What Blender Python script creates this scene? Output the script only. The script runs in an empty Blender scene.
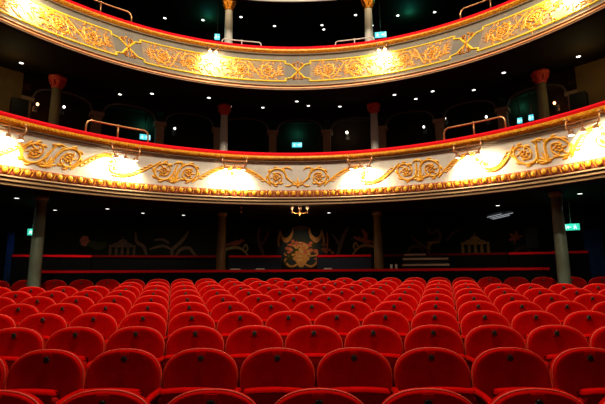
import bpy, bmesh, math, random
from math import sin, cos, pi, radians, atan2, hypot, sqrt
from mathutils import Vector, Matrix
random.seed(5)
S = bpy.context.scene
C = S.collection

# ------------------------------------------------------------------ camera
cam_d = bpy.data.cameras.new('camera'); cam = bpy.data.objects.new('camera', cam_d); C.objects.link(cam)
CAM = Vector((0.2, 0.0, 1.52)); PITCH, YAW, ROLL = radians(9.4), radians(.6), radians(.35); FPX = 440.0
cam_d.sensor_width = 36; cam_d.lens = 36 * FPX / 605; cam_d.clip_end = 100
cam.matrix_world = (Matrix.Translation(CAM) @ Matrix.Rotation(YAW, 4, 'Z') @ Matrix.Rotation(pi/2 + PITCH, 4, 'X')
                    @ Matrix.Rotation(-ROLL, 4, 'Z'))
S.camera = cam
# ------------------------------------------------------------------ world, exposure, house light, added fills
w = bpy.data.worlds.new('world'); S.world = w; w.use_nodes = True
w.node_tree.nodes['Background'].inputs[0].default_value = (.9, .55, .4, 1)
w.node_tree.nodes['Background'].inputs[1].default_value = .003
S.view_settings.view_transform = 'Standard'; S.view_settings.look = 'None'
S.view_settings.exposure = 0; S.view_settings.gamma = 1; S.view_settings.use_curve_mapping = False

def light(name, kind, loc, power, color=(1, 1, 1), size=.05, aim=None, cone=None, blend=.5):
    d = bpy.data.lights.new(name, kind); d.energy = power; d.color = color
    if kind == 'AREA': d.shape = 'DISK'; d.size = size
    else: d.shadow_soft_size = size
    if kind == 'SPOT': d.spot_size = cone; d.spot_blend = blend
    o = bpy.data.objects.new(name, d); C.objects.link(o); o.location = loc
    if aim is not None:
        o.rotation_euler = (Vector(aim) - Vector(loc)).to_track_quat('-Z', 'Y').to_euler()
    return o
# the house light high over the front stalls
light('house_light', 'AREA', (0, 3.5, 10.2), 1000, (1, .86, .68), 2.2, aim=(0, 8, 0))
light('stage_side_fill', 'AREA', (0, -5.5, 5.6), 52, (1, .84, .66), 1.6, aim=(0, 12, 1.5))  # unseen fill added from the stage side to lift columns and seat faces

for ax in (-3.8, 0, 3.8):                                  # unseen warm spots added to brighten the middle and rear rows
    light('stalls_fill', 'SPOT', (ax*.4, -1.0, 7.0), 1000, (1, .84, .62), .12, aim=(ax, 6.9, .9), cone=radians(40), blend=1)

# ------------------------------------------------------------------ materials
def mat(name, col, rough=.6, metal=0, noise=None, emit=None, sheen=0, spec=.5, bump=None):
    m = bpy.data.materials.new(name); m.use_nodes = True
    nt = m.node_tree; b = nt.nodes['Principled BSDF']
    b.inputs['Base Color'].default_value = (*col, 1); b.inputs['Roughness'].default_value = rough
    b.inputs['Metallic'].default_value = metal; b.inputs['Specular IOR Level'].default_value = spec
    if sheen:
        b.inputs['Sheen Weight'].default_value = sheen; b.inputs['Sheen Roughness'].default_value = .35
        b.inputs['Sheen Tint'].default_value = (1, .06, .02, 1)
    if emit:
        b.inputs['Emission Color'].default_value = (*emit[0], 1); b.inputs['Emission Strength'].default_value = emit[1]
    tc = nt.nodes.new('ShaderNodeTexCoord')
    if noise:
        sc, c2 = noise
        n = nt.nodes.new('ShaderNodeTexNoise'); n.inputs['Scale'].default_value = sc; n.inputs['Detail'].default_value = 4
        r = nt.nodes.new('ShaderNodeValToRGB'); r.color_ramp.elements[0].position = .35; r.color_ramp.elements[1].position = .68
        r.color_ramp.elements[0].color = (*col, 1); r.color_ramp.elements[1].color = (*c2, 1)
        nt.links.new(tc.outputs['Object'], n.inputs['Vector']); nt.links.new(n.outputs['Fac'], r.inputs['Fac'])
        nt.links.new(r.outputs['Color'], b.inputs['Base Color'])
    if bump:
        n2 = nt.nodes.new('ShaderNodeTexNoise'); n2.inputs['Scale'].default_value = bump[0]
        bp = nt.nodes.new('ShaderNodeBump'); bp.inputs['Strength'].default_value = bump[1]; bp.inputs['Distance'].default_value = .01
        nt.links.new(tc.outputs['Object'], n2.inputs['Vector']); nt.links.new(n2.outputs['Fac'], bp.inputs['Height'])
        nt.links.new(bp.outputs['Normal'], b.inputs['Normal'])
    return m
M = dict(
    velvet=mat('red_velvet', (.40, .0004, .0003), .85, noise=(14, (.48, .0006, .0005)), sheen=.14, spec=.03),
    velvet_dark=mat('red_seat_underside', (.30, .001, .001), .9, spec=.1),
    piping=mat('worn_red_piping', (.62, .04, .018), .6, spec=.3),
    plate=mat('black_seat_plate', (.012, .012, .008), .35, .2),
    plate_mark=mat('brass_plate_rim', (.10, .09, .04), .4, .6),
    standard=mat('dark_seat_standard', (.02, .003, .003), .5),
    carpet=mat('dark_carpet', (.03, .003, .003), .95, noise=(9, (.02, .004, .003))),
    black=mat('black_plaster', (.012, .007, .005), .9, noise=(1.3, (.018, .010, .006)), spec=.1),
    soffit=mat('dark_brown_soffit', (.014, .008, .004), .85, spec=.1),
    brownwall=mat('olive_brown_wall', (.16, .09, .02), .8, noise=(2, (.10, .06, .015))),
    muralwall=mat('dark_mural_ground', (.016, .013, .006), .85, noise=(1.6, (.010, .015, .008)), spec=.05),
    panel=mat('black_parapet_panel', (.005, .005, .007), .8, spec=.1),
    bluepanel=mat('slate_parapet_panel', (.022, .027, .05), .7, spec=.2),
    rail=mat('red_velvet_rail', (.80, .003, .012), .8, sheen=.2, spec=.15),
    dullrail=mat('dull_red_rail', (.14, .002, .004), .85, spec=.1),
    olivecol=mat('olive_column', (.24, .20, .11), .6, noise=(3, (.19, .15, .08))),
    cream=mat('cream_paint', (.66, .60, .50), .55, noise=(5, (.56, .50, .42)), bump=(60, .1)),
    grey=mat('stone_grey_paint', (.20, .165, .11), .6, noise=(4, (.155, .125, .085))),
    mauve=mat('panel_ground', (.24, .165, .12), .6, noise=(8, (.40, .25, .08))),
    gold=mat('bright_gilding', (.95, .50, .03), .38, .15, noise=(16, (.72, .28, .015)), spec=.6),
    gold2=mat('orange_gilding', (.62, .20, .012), .4, .2, noise=(22, (.90, .42, .02)), spec=.6),
    goldline=mat('yellow_gilt_line', (1, .72, .04), .4, .0),
    umber=mat('red_brown_ground', (.30, .05, .02), .6),
    mould=mat('tan_moulding', (.36, .23, .11), .6),
    orange=mat('copper_orange_moulding', (.62, .22, .06), .45, .2),
    groove=mat('dark_groove', (.12, .085, .06), .7),
    white=mat('white_edge', (.75, .70, .60), .5),
    brass=mat('aged_brass', (.62, .30, .12), .3, .7),
    colgrey=mat('grey_green_column', (.30, .42, .30), .5, noise=(3, (.24, .31, .22))),
    colbrown=mat('golden_brown_column', (.24, .15, .05), .5, noise=(3, (.18, .11, .04))),
    capred=mat('red_capital', (.62, .06, .03), .5),
    pilaster=mat('brown_pilaster', (.30, .19, .11), .7, spec=.2),
    palecol=mat('pale_column', (.72, .68, .58), .5),
    archtrim=mat('dull_arch_trim', (.11, .08, .06), .6),
    lamp=mat('lamp_lens', (1, 1, 1), .3, emit=((1, .97, .9), 3)),
    striplamp=mat('dim_strip_lamp', (.8, .8, .8), .3, emit=((.85, .95, 1), .28)),
    warmlamp=mat('warm_lamp_glass', (1, .7, .4), .3, emit=((1, .5, .2), 5)),
    lamptrim=mat('lamp_trim', (.10, .10, .09), .4, .5),
    floodglass=mat('flood_glass', (1, 1, 1), .3, emit=((1, .9, .7), 12)),
    exitg=mat('exit_green', (.01, .35, .22), .4, emit=((.03, .62, .42), .9)),
    exitb=mat('exit_cyan', (.1, .5, .55), .4, emit=((.10, .62, .75), 1.3)),
    exitw=mat('exit_white', (.9, .95, .9), .4, emit=((.7, 1, .9), 1.5)),
    metal=mat('dark_metal', (.006, .006, .006), .5, .0, spec=.2),
    blue=mat('blue_drape', (.02, .08, .30), .8, noise=(6, (.03, .12, .38))),
    paper=mat('programme_paper', (.75, .72, .70), .7),
    slats=mat('pale_slat', (.48, .33, .21), .6),
    glass=mat('lamp_crystal', (.8, .7, .6), .15, .1, spec=.8),
    pgold=mat('painted_gold', (.50, .22, .02), .6, noise=(30, (.30, .11, .02))),
    pred=mat('painted_orange_red', (.46, .08, .03), .6, noise=(30, (.30, .06, .02))),
    pbrown=mat('painted_brown', (.13, .055, .025), .7, noise=(12, (.08, .04, .02))),
    pgreen=mat('painted_green', (.035, .05, .015), .8, noise=(14, (.05, .035, .01)), spec=.1),
    pblue=mat('painted_slate', (.022, .03, .04), .8, spec=.1),
    pcream=mat('painted_cream', (.42, .30, .12), .6),
)

# ------------------------------------------------------------------ helpers
def obj(name, bm, m, parent=None, smooth=False):
    me = bpy.data.meshes.new(name)
    bmesh.ops.recalc_face_normals(bm, faces=bm.faces)
    bm.to_mesh(me); bm.free()
    ms = m if isinstance(m, (list, tuple)) else [m]
    for x in ms: me.materials.append(M[x])
    if smooth:
        for p in me.polygons: p.use_smooth = True
    o = bpy.data.objects.new(name, me); C.objects.link(o)
    if parent: o.parent = parent
    return o
def tag(o, label, cat, group=None):
    o['label'] = label; o['category'] = cat
    if group: o['group'] = group
    return o
def thing(name, label, cat, loc=(0, 0, 0), rz=0, group=None):
    o = bpy.data.objects.new(name, None); C.objects.link(o); o.empty_display_size = .1
    o.location = loc; o.rotation_euler = (0, 0, rz)
    return tag(o, label, cat, group)
def struct(o): o['kind'] = 'structure'; return o
def dup(root, loc=None, rz=None, label=None, group=None):
    r = root.copy(); C.objects.link(r)
    if loc is not None: r.location = loc
    if rz is not None: r.rotation_euler = (0, 0, rz)
    if label: r['label'] = label
    if group: r['group'] = group
    for ch in list(root.children):
        c = ch.copy(); C.objects.link(c); c.parent = r
        for g in list(ch.children):
            d = g.copy(); C.objects.link(d); d.parent = c
    return r
def box(bm, x0, x1, y0, y1, z0, z1, mi=0):
    v = [bm.verts.new(p) for p in [(x0,y0,z0),(x1,y0,z0),(x1,y1,z0),(x0,y1,z0),(x0,y0,z1),(x1,y0,z1),(x1,y1,z1),(x0,y1,z1)]]
    for f in [(0,1,2,3),(4,5,6,7),(0,1,5,4),(1,2,6,5),(2,3,7,6),(3,0,4,7)]:
        fc = bm.faces.new([v[i] for i in f]); fc.material_index = mi
    return v
def tube(bm, pts, rad, n=8, caps=True, mi=0):
    pts = [Vector(p) for p in pts]; rings = []
    rr = rad if isinstance(rad, (list, tuple)) else [rad]*len(pts)
    up = None
    for i, p in enumerate(pts):
        t = (pts[min(i+1, len(pts)-1)] - pts[max(i-1, 0)]).normalized()
        if up is None:
            up = Vector((0,0,1)) if abs(t.z) < .9 else Vector((1,0,0))
        a = (up - t*up.dot(t)).normalized(); b = t.cross(a); up = a
        rings.append([bm.verts.new(p + (a*cos(2*pi*k/n) + b*sin(2*pi*k/n))*rr[i]) for k in range(n)])
    for i in range(len(rings)-1):
        for k in range(n):
            f = bm.faces.new([rings[i][k], rings[i][(k+1)%n], rings[i+1][(k+1)%n], rings[i+1][k]]); f.material_index = mi
    if caps:
        for r in (rings[0], rings[-1]):
            f = bm.faces.new(r); f.material_index = mi
def lathe(bm, prof, cx=0, cy=0, n=16, mi=0):
    rings = [[bm.verts.new((cx + r*cos(2*pi*k/n), cy + r*sin(2*pi*k/n), z)) for k in range(n)] for r, z in prof]
    for i in range(len(rings)-1):
        for k in range(n):
            f = bm.faces.new([rings[i][k], rings[i][(k+1)%n], rings[i+1][(k+1)%n], rings[i+1][k]]); f.material_index = mi
    for r in (rings[0], rings[-1]):
        f = bm.faces.new(r); f.material_index = mi
def ball(bm, c, r, sx=1, sy=1, sz=1, seg=8):
    ret = bmesh.ops.create_uvsphere(bm, u_segments=seg, v_segments=max(4, seg//2+1), radius=r)
    for v in ret['verts']:
        v.co = Vector((v.co.x*sx, v.co.y*sy, v.co.z*sz)) + Vector(c)
def polar(R, th, cy, z=0): return Vector((R*sin(th), cy + R*cos(th), z))
def arcbox(bm, R0, R1, cy, t0, t1, z0, z1, n=24, mi=0):
    "curved slab between two radii"
    rows = []
    for i in range(n+1):
        t = t0 + (t1-t0)*i/n
        rows.append([bm.verts.new(polar(R, t, cy, z)) for R, z in ((R0,z0),(R1,z0),(R1,z1),(R0,z1))])
    for i in range(n):
        for k in range(4):
            f = bm.faces.new([rows[i][k], rows[i][(k+1)%4], rows[i+1][(k+1)%4], rows[i+1][k]]); f.material_index = mi
    bm.faces.new(rows[0]); bm.faces.new(rows[-1])

ORD = 'zeroth first second third fourth fifth sixth seventh eighth ninth tenth eleventh twelfth thirteenth fourteenth fifteenth sixteenth seventeenth eighteenth nineteenth twentieth'.split()
def ordn(n):
    if n <= 20: return ORD[n]
    return 'twenty-' + ORD[n-20] if n < 30 else 'thirtieth'
Minv = None
def project(p):
    q = cam.matrix_world.inverted() @ Vector(p)
    return 302.5 + FPX*q.x/-q.z, 202 - FPX*q.y/-q.z

# ------------------------------------------------------------------ structure: floor, walls
def ground(y): return .06*y
RAD = [160, 110, 55, 32, 26, 22, 19, 17.5, 16.5, 16]         # curvature radius of each seat row
bm = bmesh.new(); rows = []                                # raked floor, level along every curved row
for k, (yy, R) in enumerate([(-3, 90), (0, 80)] + [(2.25+.88*i, RAD[i]) for i in range(10)] + [(11.2, 16), (12.2, 17), (15.5, 18)]):
    rows.append([bm.verts.new((x, yy-(R-sqrt(R*R-x*x)), ground(yy))) for x in [-9.5+19*i/24 for i in range(25)]])
for q in range(len(rows)-1):
    for i in range(24): bm.faces.new([rows[q][i], rows[q][i+1], rows[q+1][i+1], rows[q+1][i]])
struct(obj('floor', bm, 'carpet'))
bm = bmesh.new(); arcbox(bm, 17.3, 20, -6, -.47, .47, .3, .95)
struct(obj('floor', bm, 'carpet'))                         # raised standing level behind the stalls
WCY, WR = -6, 20.0
bm = bmesh.new(); arcbox(bm, WR, WR+.2, WCY, -.5, .5, .3, 3.3, 40)
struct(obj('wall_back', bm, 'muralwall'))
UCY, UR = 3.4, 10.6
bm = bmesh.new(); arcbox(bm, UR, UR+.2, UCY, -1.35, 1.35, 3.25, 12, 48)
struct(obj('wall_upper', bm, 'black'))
for s, n in ((-1, 'wall_left'), (1, 'wall_right')):
    bm = bmesh.new(); box(bm, s*9.3, s*9.5, -3, 12.2, -.2, 3.3)
    struct(obj(n, bm, 'black'))

# ------------------------------------------------------------------ balcony fronts
class Front:
    def __init__(s, zt, Rt, ct, zb, Rb, cb): s.a = (zt, Rt, ct, zb, Rb, cb)
    def rc(s, z):
        zt, Rt, ct, zb, Rb, cb = s.a; t = (zt-z)/(zt-zb)
        return Rt+(Rb-Rt)*t, ct+(cb-ct)*t
    def P(s, th, z, d=0):
        R, c = s.rc(z); return polar(R-d, th, c, z)
LOW = Front(4.12, 5.55, 3.75, 3.00, 6.04, 3.29)
UPP = Front(7.00, 6.32, 3.68, 5.90, 5.86, 4.14)
THR = Front(9.60, 7.40, 3.00, 8.50, 7.40, 3.00)
def sweep(front, prof, t0=-1.35, t1=1.35, n=150):
    bm = bmesh.new(); rows = []
    for i in range(n+1):
        t = t0+(t1-t0)*i/n
        rows.append([bm.verts.new(front.P(t, z, d)) for z, d in prof])
    for i in range(n):
        for k in range(len(prof)-1):
            bm.faces.new([rows[i][k], rows[i+1][k], rows[i+1][k+1], rows[i][k+1]])
    return bm
def ribbon(bm, pts, wid, fn, h=.018, base=0.0):
    "raised ribbon with a ridge, following 2-D points; fn(u, v, d) -> world point"
    n = len(pts); rows = []
    for i, (u, v) in enumerate(pts):
        a, b = pts[max(i-1, 0)], pts[min(i+1, n-1)]
        tx, ty = b[0]-a[0], b[1]-a[1]; L = hypot(tx, ty) or 1
        nx, ny = -ty/L, tx/L
        wv = wid(i/(n-1)) if callable(wid) else wid
        rows.append([bm.verts.new(fn(u+nx*wv*k, v+ny*wv*k, base+d)) for k, d in ((1, 0.0), (.55, h*.8), (0, h), (-.55, h*.8), (-1, 0.0))])
    for i in range(n-1):
        for k in range(4):
            bm.faces.new([rows[i][k], rows[i+1][k], rows[i+1][k+1], rows[i][k+1]])
def leaf(bm, u, v, ang, L, fn, curl=1.0, w=.03, h=.02):
    pts = []; x, y, a = u, v, ang
    for i in range(7):
        pts.append((x, y)); x += cos(a)*L/6; y += sin(a)*L/6; a += curl/6
    ribbon(bm, pts, lambda t: w*max(.06, sin(pi*min(1, .12+t*.88))**.8), fn, h)
def disc_relief(bm, u, v, r, fn, h=.03, n=8):
    c = bm.verts.new(fn(u, v, h)); m = [bm.verts.new(fn(u+.7*r*cos(2*pi*k/n), v+.7*r*sin(2*pi*k/n), h*.8)) for k in range(n)]
    o = [bm.verts.new(fn(u+r*cos(2*pi*k/n), v+r*sin(2*pi*k/n), 0)) for k in range(n)]
    for k in range(n):
        bm.faces.new([c, m[k], m[(k+1)%n]]); bm.faces.new([m[k], o[k], o[(k+1)%n], m[(k+1)%n]])
def volute(bm, cu, cv, R, fn, s=1, up=1, turns=1.35, w=.028, leaves=True, a0=None):
    "spiral starting at its outer end; s mirrors along u, up mirrors along v"
    pts = []; N = 30; st = pi if a0 is None else a0
    for i in range(N+1):
        t = i/N; a = st - t*turns*2*pi; r = R*(1 - .60*t)
        pts.append((cu+s*r*cos(a), cv+up*r*sin(a)))
    ribbon(bm, pts, lambda t: w*(1-.5*t), fn, .026)
    for k in range(7):
        a = 2*pi*k/7; disc_relief(bm, cu+R*.25*cos(a), cv+R*.25*sin(a), R*.125, fn, .035, 6)
    disc_relief(bm, cu, cv, R*.1, fn, .042, 6)
    if leaves:
        for k in range(6): leaf(bm, cu+R*.36*cos(k*pi/3), cv+R*.36*sin(k*pi/3), k*pi/3, R*.3, fn, 1.2, w*.7)
        for k in range(7):
            t = .08+k*.085; a = st - t*turns*2*pi; r = R*(1-.60*t)
            px, py = cu+s*r*cos(a), cv+up*r*sin(a)
            tx, ty = s*sin(a), -up*cos(a)
            ang = atan2(ty, tx)
            leaf(bm, px, py, ang + s*up*.7, R*.5, fn, -s*up*1.3, w*1.05)
            if k % 2: leaf(bm, px, py, ang - s*up*.6, R*.38, fn, s*up*1.2, w*.7)

low = thing('balcony', 'lower curved cream balcony front with gilded scrolls and red velvet rail', 'balcony')
obj('velvet_rail', sweep(LOW, [(4.05,-.30),(4.14,-.14),(4.155,-.02),(4.13,.055),(4.09,.065),(4.065,.05)]), 'rail', low, True)
obj('gilt_band', sweep(LOW, [(4.065,.05),(4.05,.085),(4.0,.085),(3.965,.05),(3.95,.03)]), 'gold', low)
bm = bmesh.new()
for i in range(260):
    t = -1.3+2.6*i/259
    c = LOW.P(t, 4.02, .088); ball(bm, c, .019, 1, 1, 1, 5)
obj('beading', bm, 'gold', low)
obj('cornice', sweep(LOW, [(3.95,.03),(3.947,.045),(3.94,.045),(3.932,.03),(3.92,.0)]), 'grey', low)
obj('cornice_groove', sweep(LOW, [(3.945,.057),(3.934,.057),(3.932,.03)]), 'groove', low)
obj('frieze', sweep(LOW, [(3.92,.0),(3.31,.0)]), 'cream', low, True)
obj('egg_and_dart_ground', sweep(LOW, [(3.32,.0),(3.315,.03),(3.29,.045),(3.18,.045),(3.165,.03)]), 'umber', low)
bm = bmesh.new(); ne = 92
for i in range(ne):
    t = -1.3+2.6*i/(ne-1)
    R, c = LOW.rc(3.24); p = LOW.P(t, 3.245, .055); st = len(bm.verts)
    ret = bmesh.ops.create_uvsphere(bm, u_segments=10, v_segments=6, radius=1)
    rot = Matrix.Rotation(-t, 3, 'Z')
    for v_ in ret['verts']: v_.co = rot @ Vector((v_.co.x*.046, v_.co.y*.03, v_.co.z*.06)) + p
egg = obj('egg_moulding', bm, 'gold', low, True)
bm = bmesh.new()
for i in range(ne):
    t = -1.3+2.6*(i+.5)/(ne-1)
    def fn(u, v, d, t=t): return LOW.P(t+u/5.8, 3.245+v, .046+d)
    leaf(bm, 0, .06, -pi/2, .13, fn, 0, .014, .025)
    for q in (-1, 1): leaf(bm, q*.018, .055, -pi/2+q*.3, .05, fn, 0, .010, .02)
obj('dart_moulding', bm, 'gold2', low)
obj('lower_moulding', sweep(LOW, [(3.165,.03),(3.155,.06),(3.135,.065),(3.125,.04)]), 'mould', low)
obj('lower_moulding', sweep(LOW, [(3.125,.04),(3.118,.02),(3.11,.02)]), 'groove', low)
obj('lower_moulding', sweep(LOW, [(3.11,.02),(3.095,.045),(3.07,.045),(3.06,.02)]), 'mould', low)
obj('lower_moulding', sweep(LOW, [(3.06,.02),(3.055,.0),(3.045,.0)]), 'groove', low)
obj('lower_moulding', sweep(LOW, [(3.045,.0),(3.035,.02),(3.01,.02),(3.0,.0)]), 'mould', low)
obj('underside_lining', sweep(LOW, [(3.0,.0),(3.0,-.1),(3.13,-.14)]), 'soffit', low)

LOWLAMPS = [-.99, -.637, -.244, .244, .637, .99]
def low_scroll(center, half, sep, mirror):
    "one bay of scrollwork between two lamp brackets"
    R0 = 5.75
    bm = bmesh.new()
    def fn(u, v, d): return LOW.P(center+u/R0, 3.61+v, d)
    for s in (-1, 1):
        up = 1 if (s > 0 or mirror) else -1
        volute(bm, s*sep, -.01*up, .215, fn, s, up, 1.4, .026, True, pi*1.02)
        # stem running in from the middle of the bay to the volute
        m0 = sep-.215
        ribbon(bm, [(s*m0*k/6*1.0, up*(-.17+.16*(k/6)**1.5)) for k in range(7)], lambda t: .012+.014*t, fn, .022)
        # acanthus arching from the volute to the lamp
        span = half-sep-.05; pts = []
        for k in range(13):
            t = k/12; pts.append((s*(sep+.10+span*.95*t), up*(-.19+.36*sin(t*pi*.62))-.0))
        ribbon(bm, pts, lambda t: .007+.016*sin(pi*(.15+.8*t)), fn, .022)
        for k in range(2, 12, 1):
            u_, v_ = pts[k]; ang = 0 if s > 0 else pi
            leaf(bm, u_, v_, ang+s*up*1.1, .12, fn, -s*up*2.2, .016)
            leaf(bm, u_, v_, ang-s*up*.8, .12, fn, s*up*2.2, .016)
        u_, v_ = pts[-1]
        volute(bm, u_+s*.02, v_-up*.1, .09, fn, s, up, 1.1, .016, False, pi/2)
        # leaves under the rail side
        leaf(bm, s*(sep-.16), up*.2, (pi if s > 0 else 0)-s*up*.3, .2, fn, s*up*1.4, .028)
        leaf(bm, s*(sep-.2), -up*.19, (pi if s > 0 else 0)+s*up*.3, .16, fn, -s*up*1.2, .022)
    # palmette in the middle of the bay
    for k in range(5):
        leaf(bm, 0, -.2, pi/2+(k-2)*.5, .2 if k == 2 else .15, fn, (k-2)*.35, .022)
    disc_relief(bm, 0, -.2, .03, fn, .035)
    obj('scroll_ornament', bm, 'gold', low, True)
low_scroll(0, 1.4, .46, True)
for s in (-1, 1):
    low_scroll(s*.4425, 1.13, .25, False)
    low_scroll(s*.832, .95, .28, False)
    low_scroll(s*1.16, .95, .28, False)

upp = thing('balcony', 'upper curved grey balcony front with gold outlined scroll panels', 'balcony')
obj('velvet_rail', sweep(UPP, [(6.92,-.30),(7.02,-.14),(7.03,-.02),(7.0,.05),(6.955,.06),(6.93,.045)]), 'rail', upp, True)
obj('gilt_band', sweep(UPP, [(6.93,.045),(6.92,.075),(6.88,.08),(6.85,.06),(6.828,.03)]), 'gold2', upp)
bm = bmesh.new()
for i in range(300):
    t = -1.3+2.6*i/299
    ball(bm, UPP.P(t, 6.885, .08), .022, 1, 1, 1, 5)
obj('beading', bm, 'gold', upp)
obj('cornice', sweep(UPP, [(6.828,.03),(6.815,.035),(6.80,.045),(6.79,.01),(6.76,.0)]), 'grey', upp)
obj('frieze', sweep(UPP, [(6.76,.0),(6.04,.0)]), 'grey', upp, True)
obj('lower_moulding', sweep(UPP, [(6.045,.0),(6.035,.03),(6.01,.03),(6.0,.0)]), 'mould', upp)
obj('lower_moulding', sweep(UPP, [(6.0,.0),(5.99,-.01),(5.975,-.01)]), 'groove', upp)
obj('lower_moulding', sweep(UPP, [(5.975,.0),(5.965,.035),(5.935,.035),(5.925,.0)]), 'orange', upp)
obj('lower_moulding', sweep(UPP, [(5.925,.0),(5.92,.02),(5.905,.02),(5.9,.0)]), 'mould', upp)
obj('underside_lining', sweep(UPP, [(5.9,.0),(5.9,-.1),(5.94,-.14)]), 'soffit', upp)
CROSS = [-1.285, -.643, 0, .643, 1.285]
R1 = 6.1; VC, HV = 6.385, .26
for c0, c1 in zip(CROSS[:-1], CROSS[1:]):
    mid_ = (c0+c1)/2; H = (c1-c0)/2*R1
    def fn(u, v, d): return UPP.P(mid_+u/R1, VC+v, d)
    bm = bmesh.new()
    e = H-.30
    # panel ground
    n = 24; rows = []
    for i in range(n+1):
        u = -e+2*e*i/n; rows.append([bm.verts.new(fn(u, v_, .004)) for v_ in (-HV+.01, HV-.01)])
    for i in range(n): bm.faces.new([rows[i][0], rows[i+1][0], rows[i+1][1], rows[i][1]])
    obj('panel_ground', bm, 'mauve', upp)
    bm = bmesh.new()
    for sv in (-1, 1):
        pts = [(-H, 0), (-H+.17, sv*.17), (-e-.02, sv*.19), (-e, sv*.19), (-e+.001, sv*HV), (-e+.03, sv*HV)]
        pts += [(-e+2*e*k/30, sv*HV) for k in range(1, 30)]
        pts += [(e-.03, sv*HV), (e-.001, sv*HV), (e, sv*.19), (e+.02, sv*.19), (H-.17, sv*.17), (H, 0)]
        ribbon(bm, pts, .023, fn, .024, .004)
    obj('gilt_border', bm, 'goldline', upp)
    for s in (-1, 1):
        bm = bmesh.new()
        volute(bm, s*(H-1.36), .0, .205, fn, s, 1, 1.5, .024, True, pi*.9)
        volute(bm, s*(H-.74), .01, .185, fn, -s, -1, 1.4, .026, True, pi*1.0)
        pts = [(s*(H-1.18-.02*k), .19*sin(-pi*.5+pi*k/12)) for k in range(13)]
        pts = [(s*(H-1.2+.36*k/12), .20*cos(pi*k/12)) for k in range(13)]
        ribbon(bm, pts, .022, fn, .026)
        obj('scroll_ornament', bm, 'gold', upp, True)
        bm = bmesh.new(); random.seed(7)
        for k in range(74):
            u = s*(H-.36-random.random()*1.3); v_ = random.uniform(-.19, .19)
            leaf(bm, u, v_, random.uniform(0, 2*pi), random.uniform(.1, .17), fn, random.choice((-1.6, 1.6)), random.uniform(.014, .024))
        for k in range(22):
            u = s*(H-1.5-random.random()*.45); v_ = random.uniform(-.15, .15)
            leaf(bm, u, v_, random.uniform(0, 2*pi), .14, fn, random.choice((-1.6, 1.6)), .02)
        for k in range(5): leaf(bm, s*(H-.5), 0, (pi if s < 0 else 0)+(k-2)*.5+0, .15, fn, (k-2)*.5, .024)
        obj('foliage_ornament', bm, 'gold2', upp, True)
for c0 in CROSS[1:-1]:
    def fn(u, v, d): return UPP.P(c0+u/R1, VC+v, d)
    bm = bmesh.new()
    for s in (-1, 1):
        for q in (-1, 1):
            volute(bm, s*.095, q*.155, .075, fn, s, q, .95, .014, False, -pi*.5)
            ribbon(bm, [(0, 0), (s*.02, q*.05), (s*.03, q*.09), (s*.06, q*.11)], .014, fn, .02)
    disc_relief(bm, 0, 0, .045, fn, .04); disc_relief(bm, 0, .23, .03, fn, .03); disc_relief(bm, 0, -.2, .025, fn, .03)
    obj('crossing_ornament', bm, 'gold2', upp, True)

third = thing('balcony', 'underside edge of the topmost balcony at the top of the picture', 'balcony')
obj('frieze', sweep(THR, [(9.6,.0),(8.60,.0)]), 'grey', third, True)
obj('lower_moulding', sweep(THR, [(8.60,.0),(8.59,.03),(8.56,.03),(8.55,.0)]), 'orange', third)
obj('lower_moulding', sweep(THR, [(8.55,.0),(8.545,.02),(8.515,.02),(8.50,.0)]), 'white', third)
obj('underside_lining', sweep(THR, [(8.50,.0),(8.50,-.1),(9.22,-.14)]), 'soffit', third)

# decks and soffits
def ring(name, m, front, z0, z1, d0=-.2, cy=UCY, R=UR, t=1.35, n=60):
    bm = bmesh.new(); rows = []
    for i in range(n+1):
        th = -t+2*t*i/n; a = front.P(th, z0, d0)
        b = polar(R, th, cy, z1) if m != 'x' else None
        rows.append((bm.verts.new(Vector((a.x, a.y, z0))), bm.verts.new(b)))
    for i in range(n): bm.faces.new([rows[i][0], rows[i+1][0], rows[i+1][1], rows[i][1]])
    return struct(obj(name, bm, m))
bm = bmesh.new(); rows = []
for i in range(61):                                        # ceiling under the lower balcony
    th = -1.35+2.7*i/60; a = LOW.P(th, 3.12, -.02)
    b = polar(WR+.1, max(-.49, min(.49, th*.36)), WCY, 3.14)
    rows.append((bm.verts.new(a), bm.verts.new(b)))
for i in range(60): bm.faces.new([rows[i][0], rows[i+1][0], rows[i+1][1], rows[i][1]])
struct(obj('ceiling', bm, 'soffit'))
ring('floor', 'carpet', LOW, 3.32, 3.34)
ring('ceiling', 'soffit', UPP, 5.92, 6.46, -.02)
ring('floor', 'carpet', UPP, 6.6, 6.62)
ring('ceiling', 'soffit', THR, 9.25, 9.25, -.02)

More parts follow.
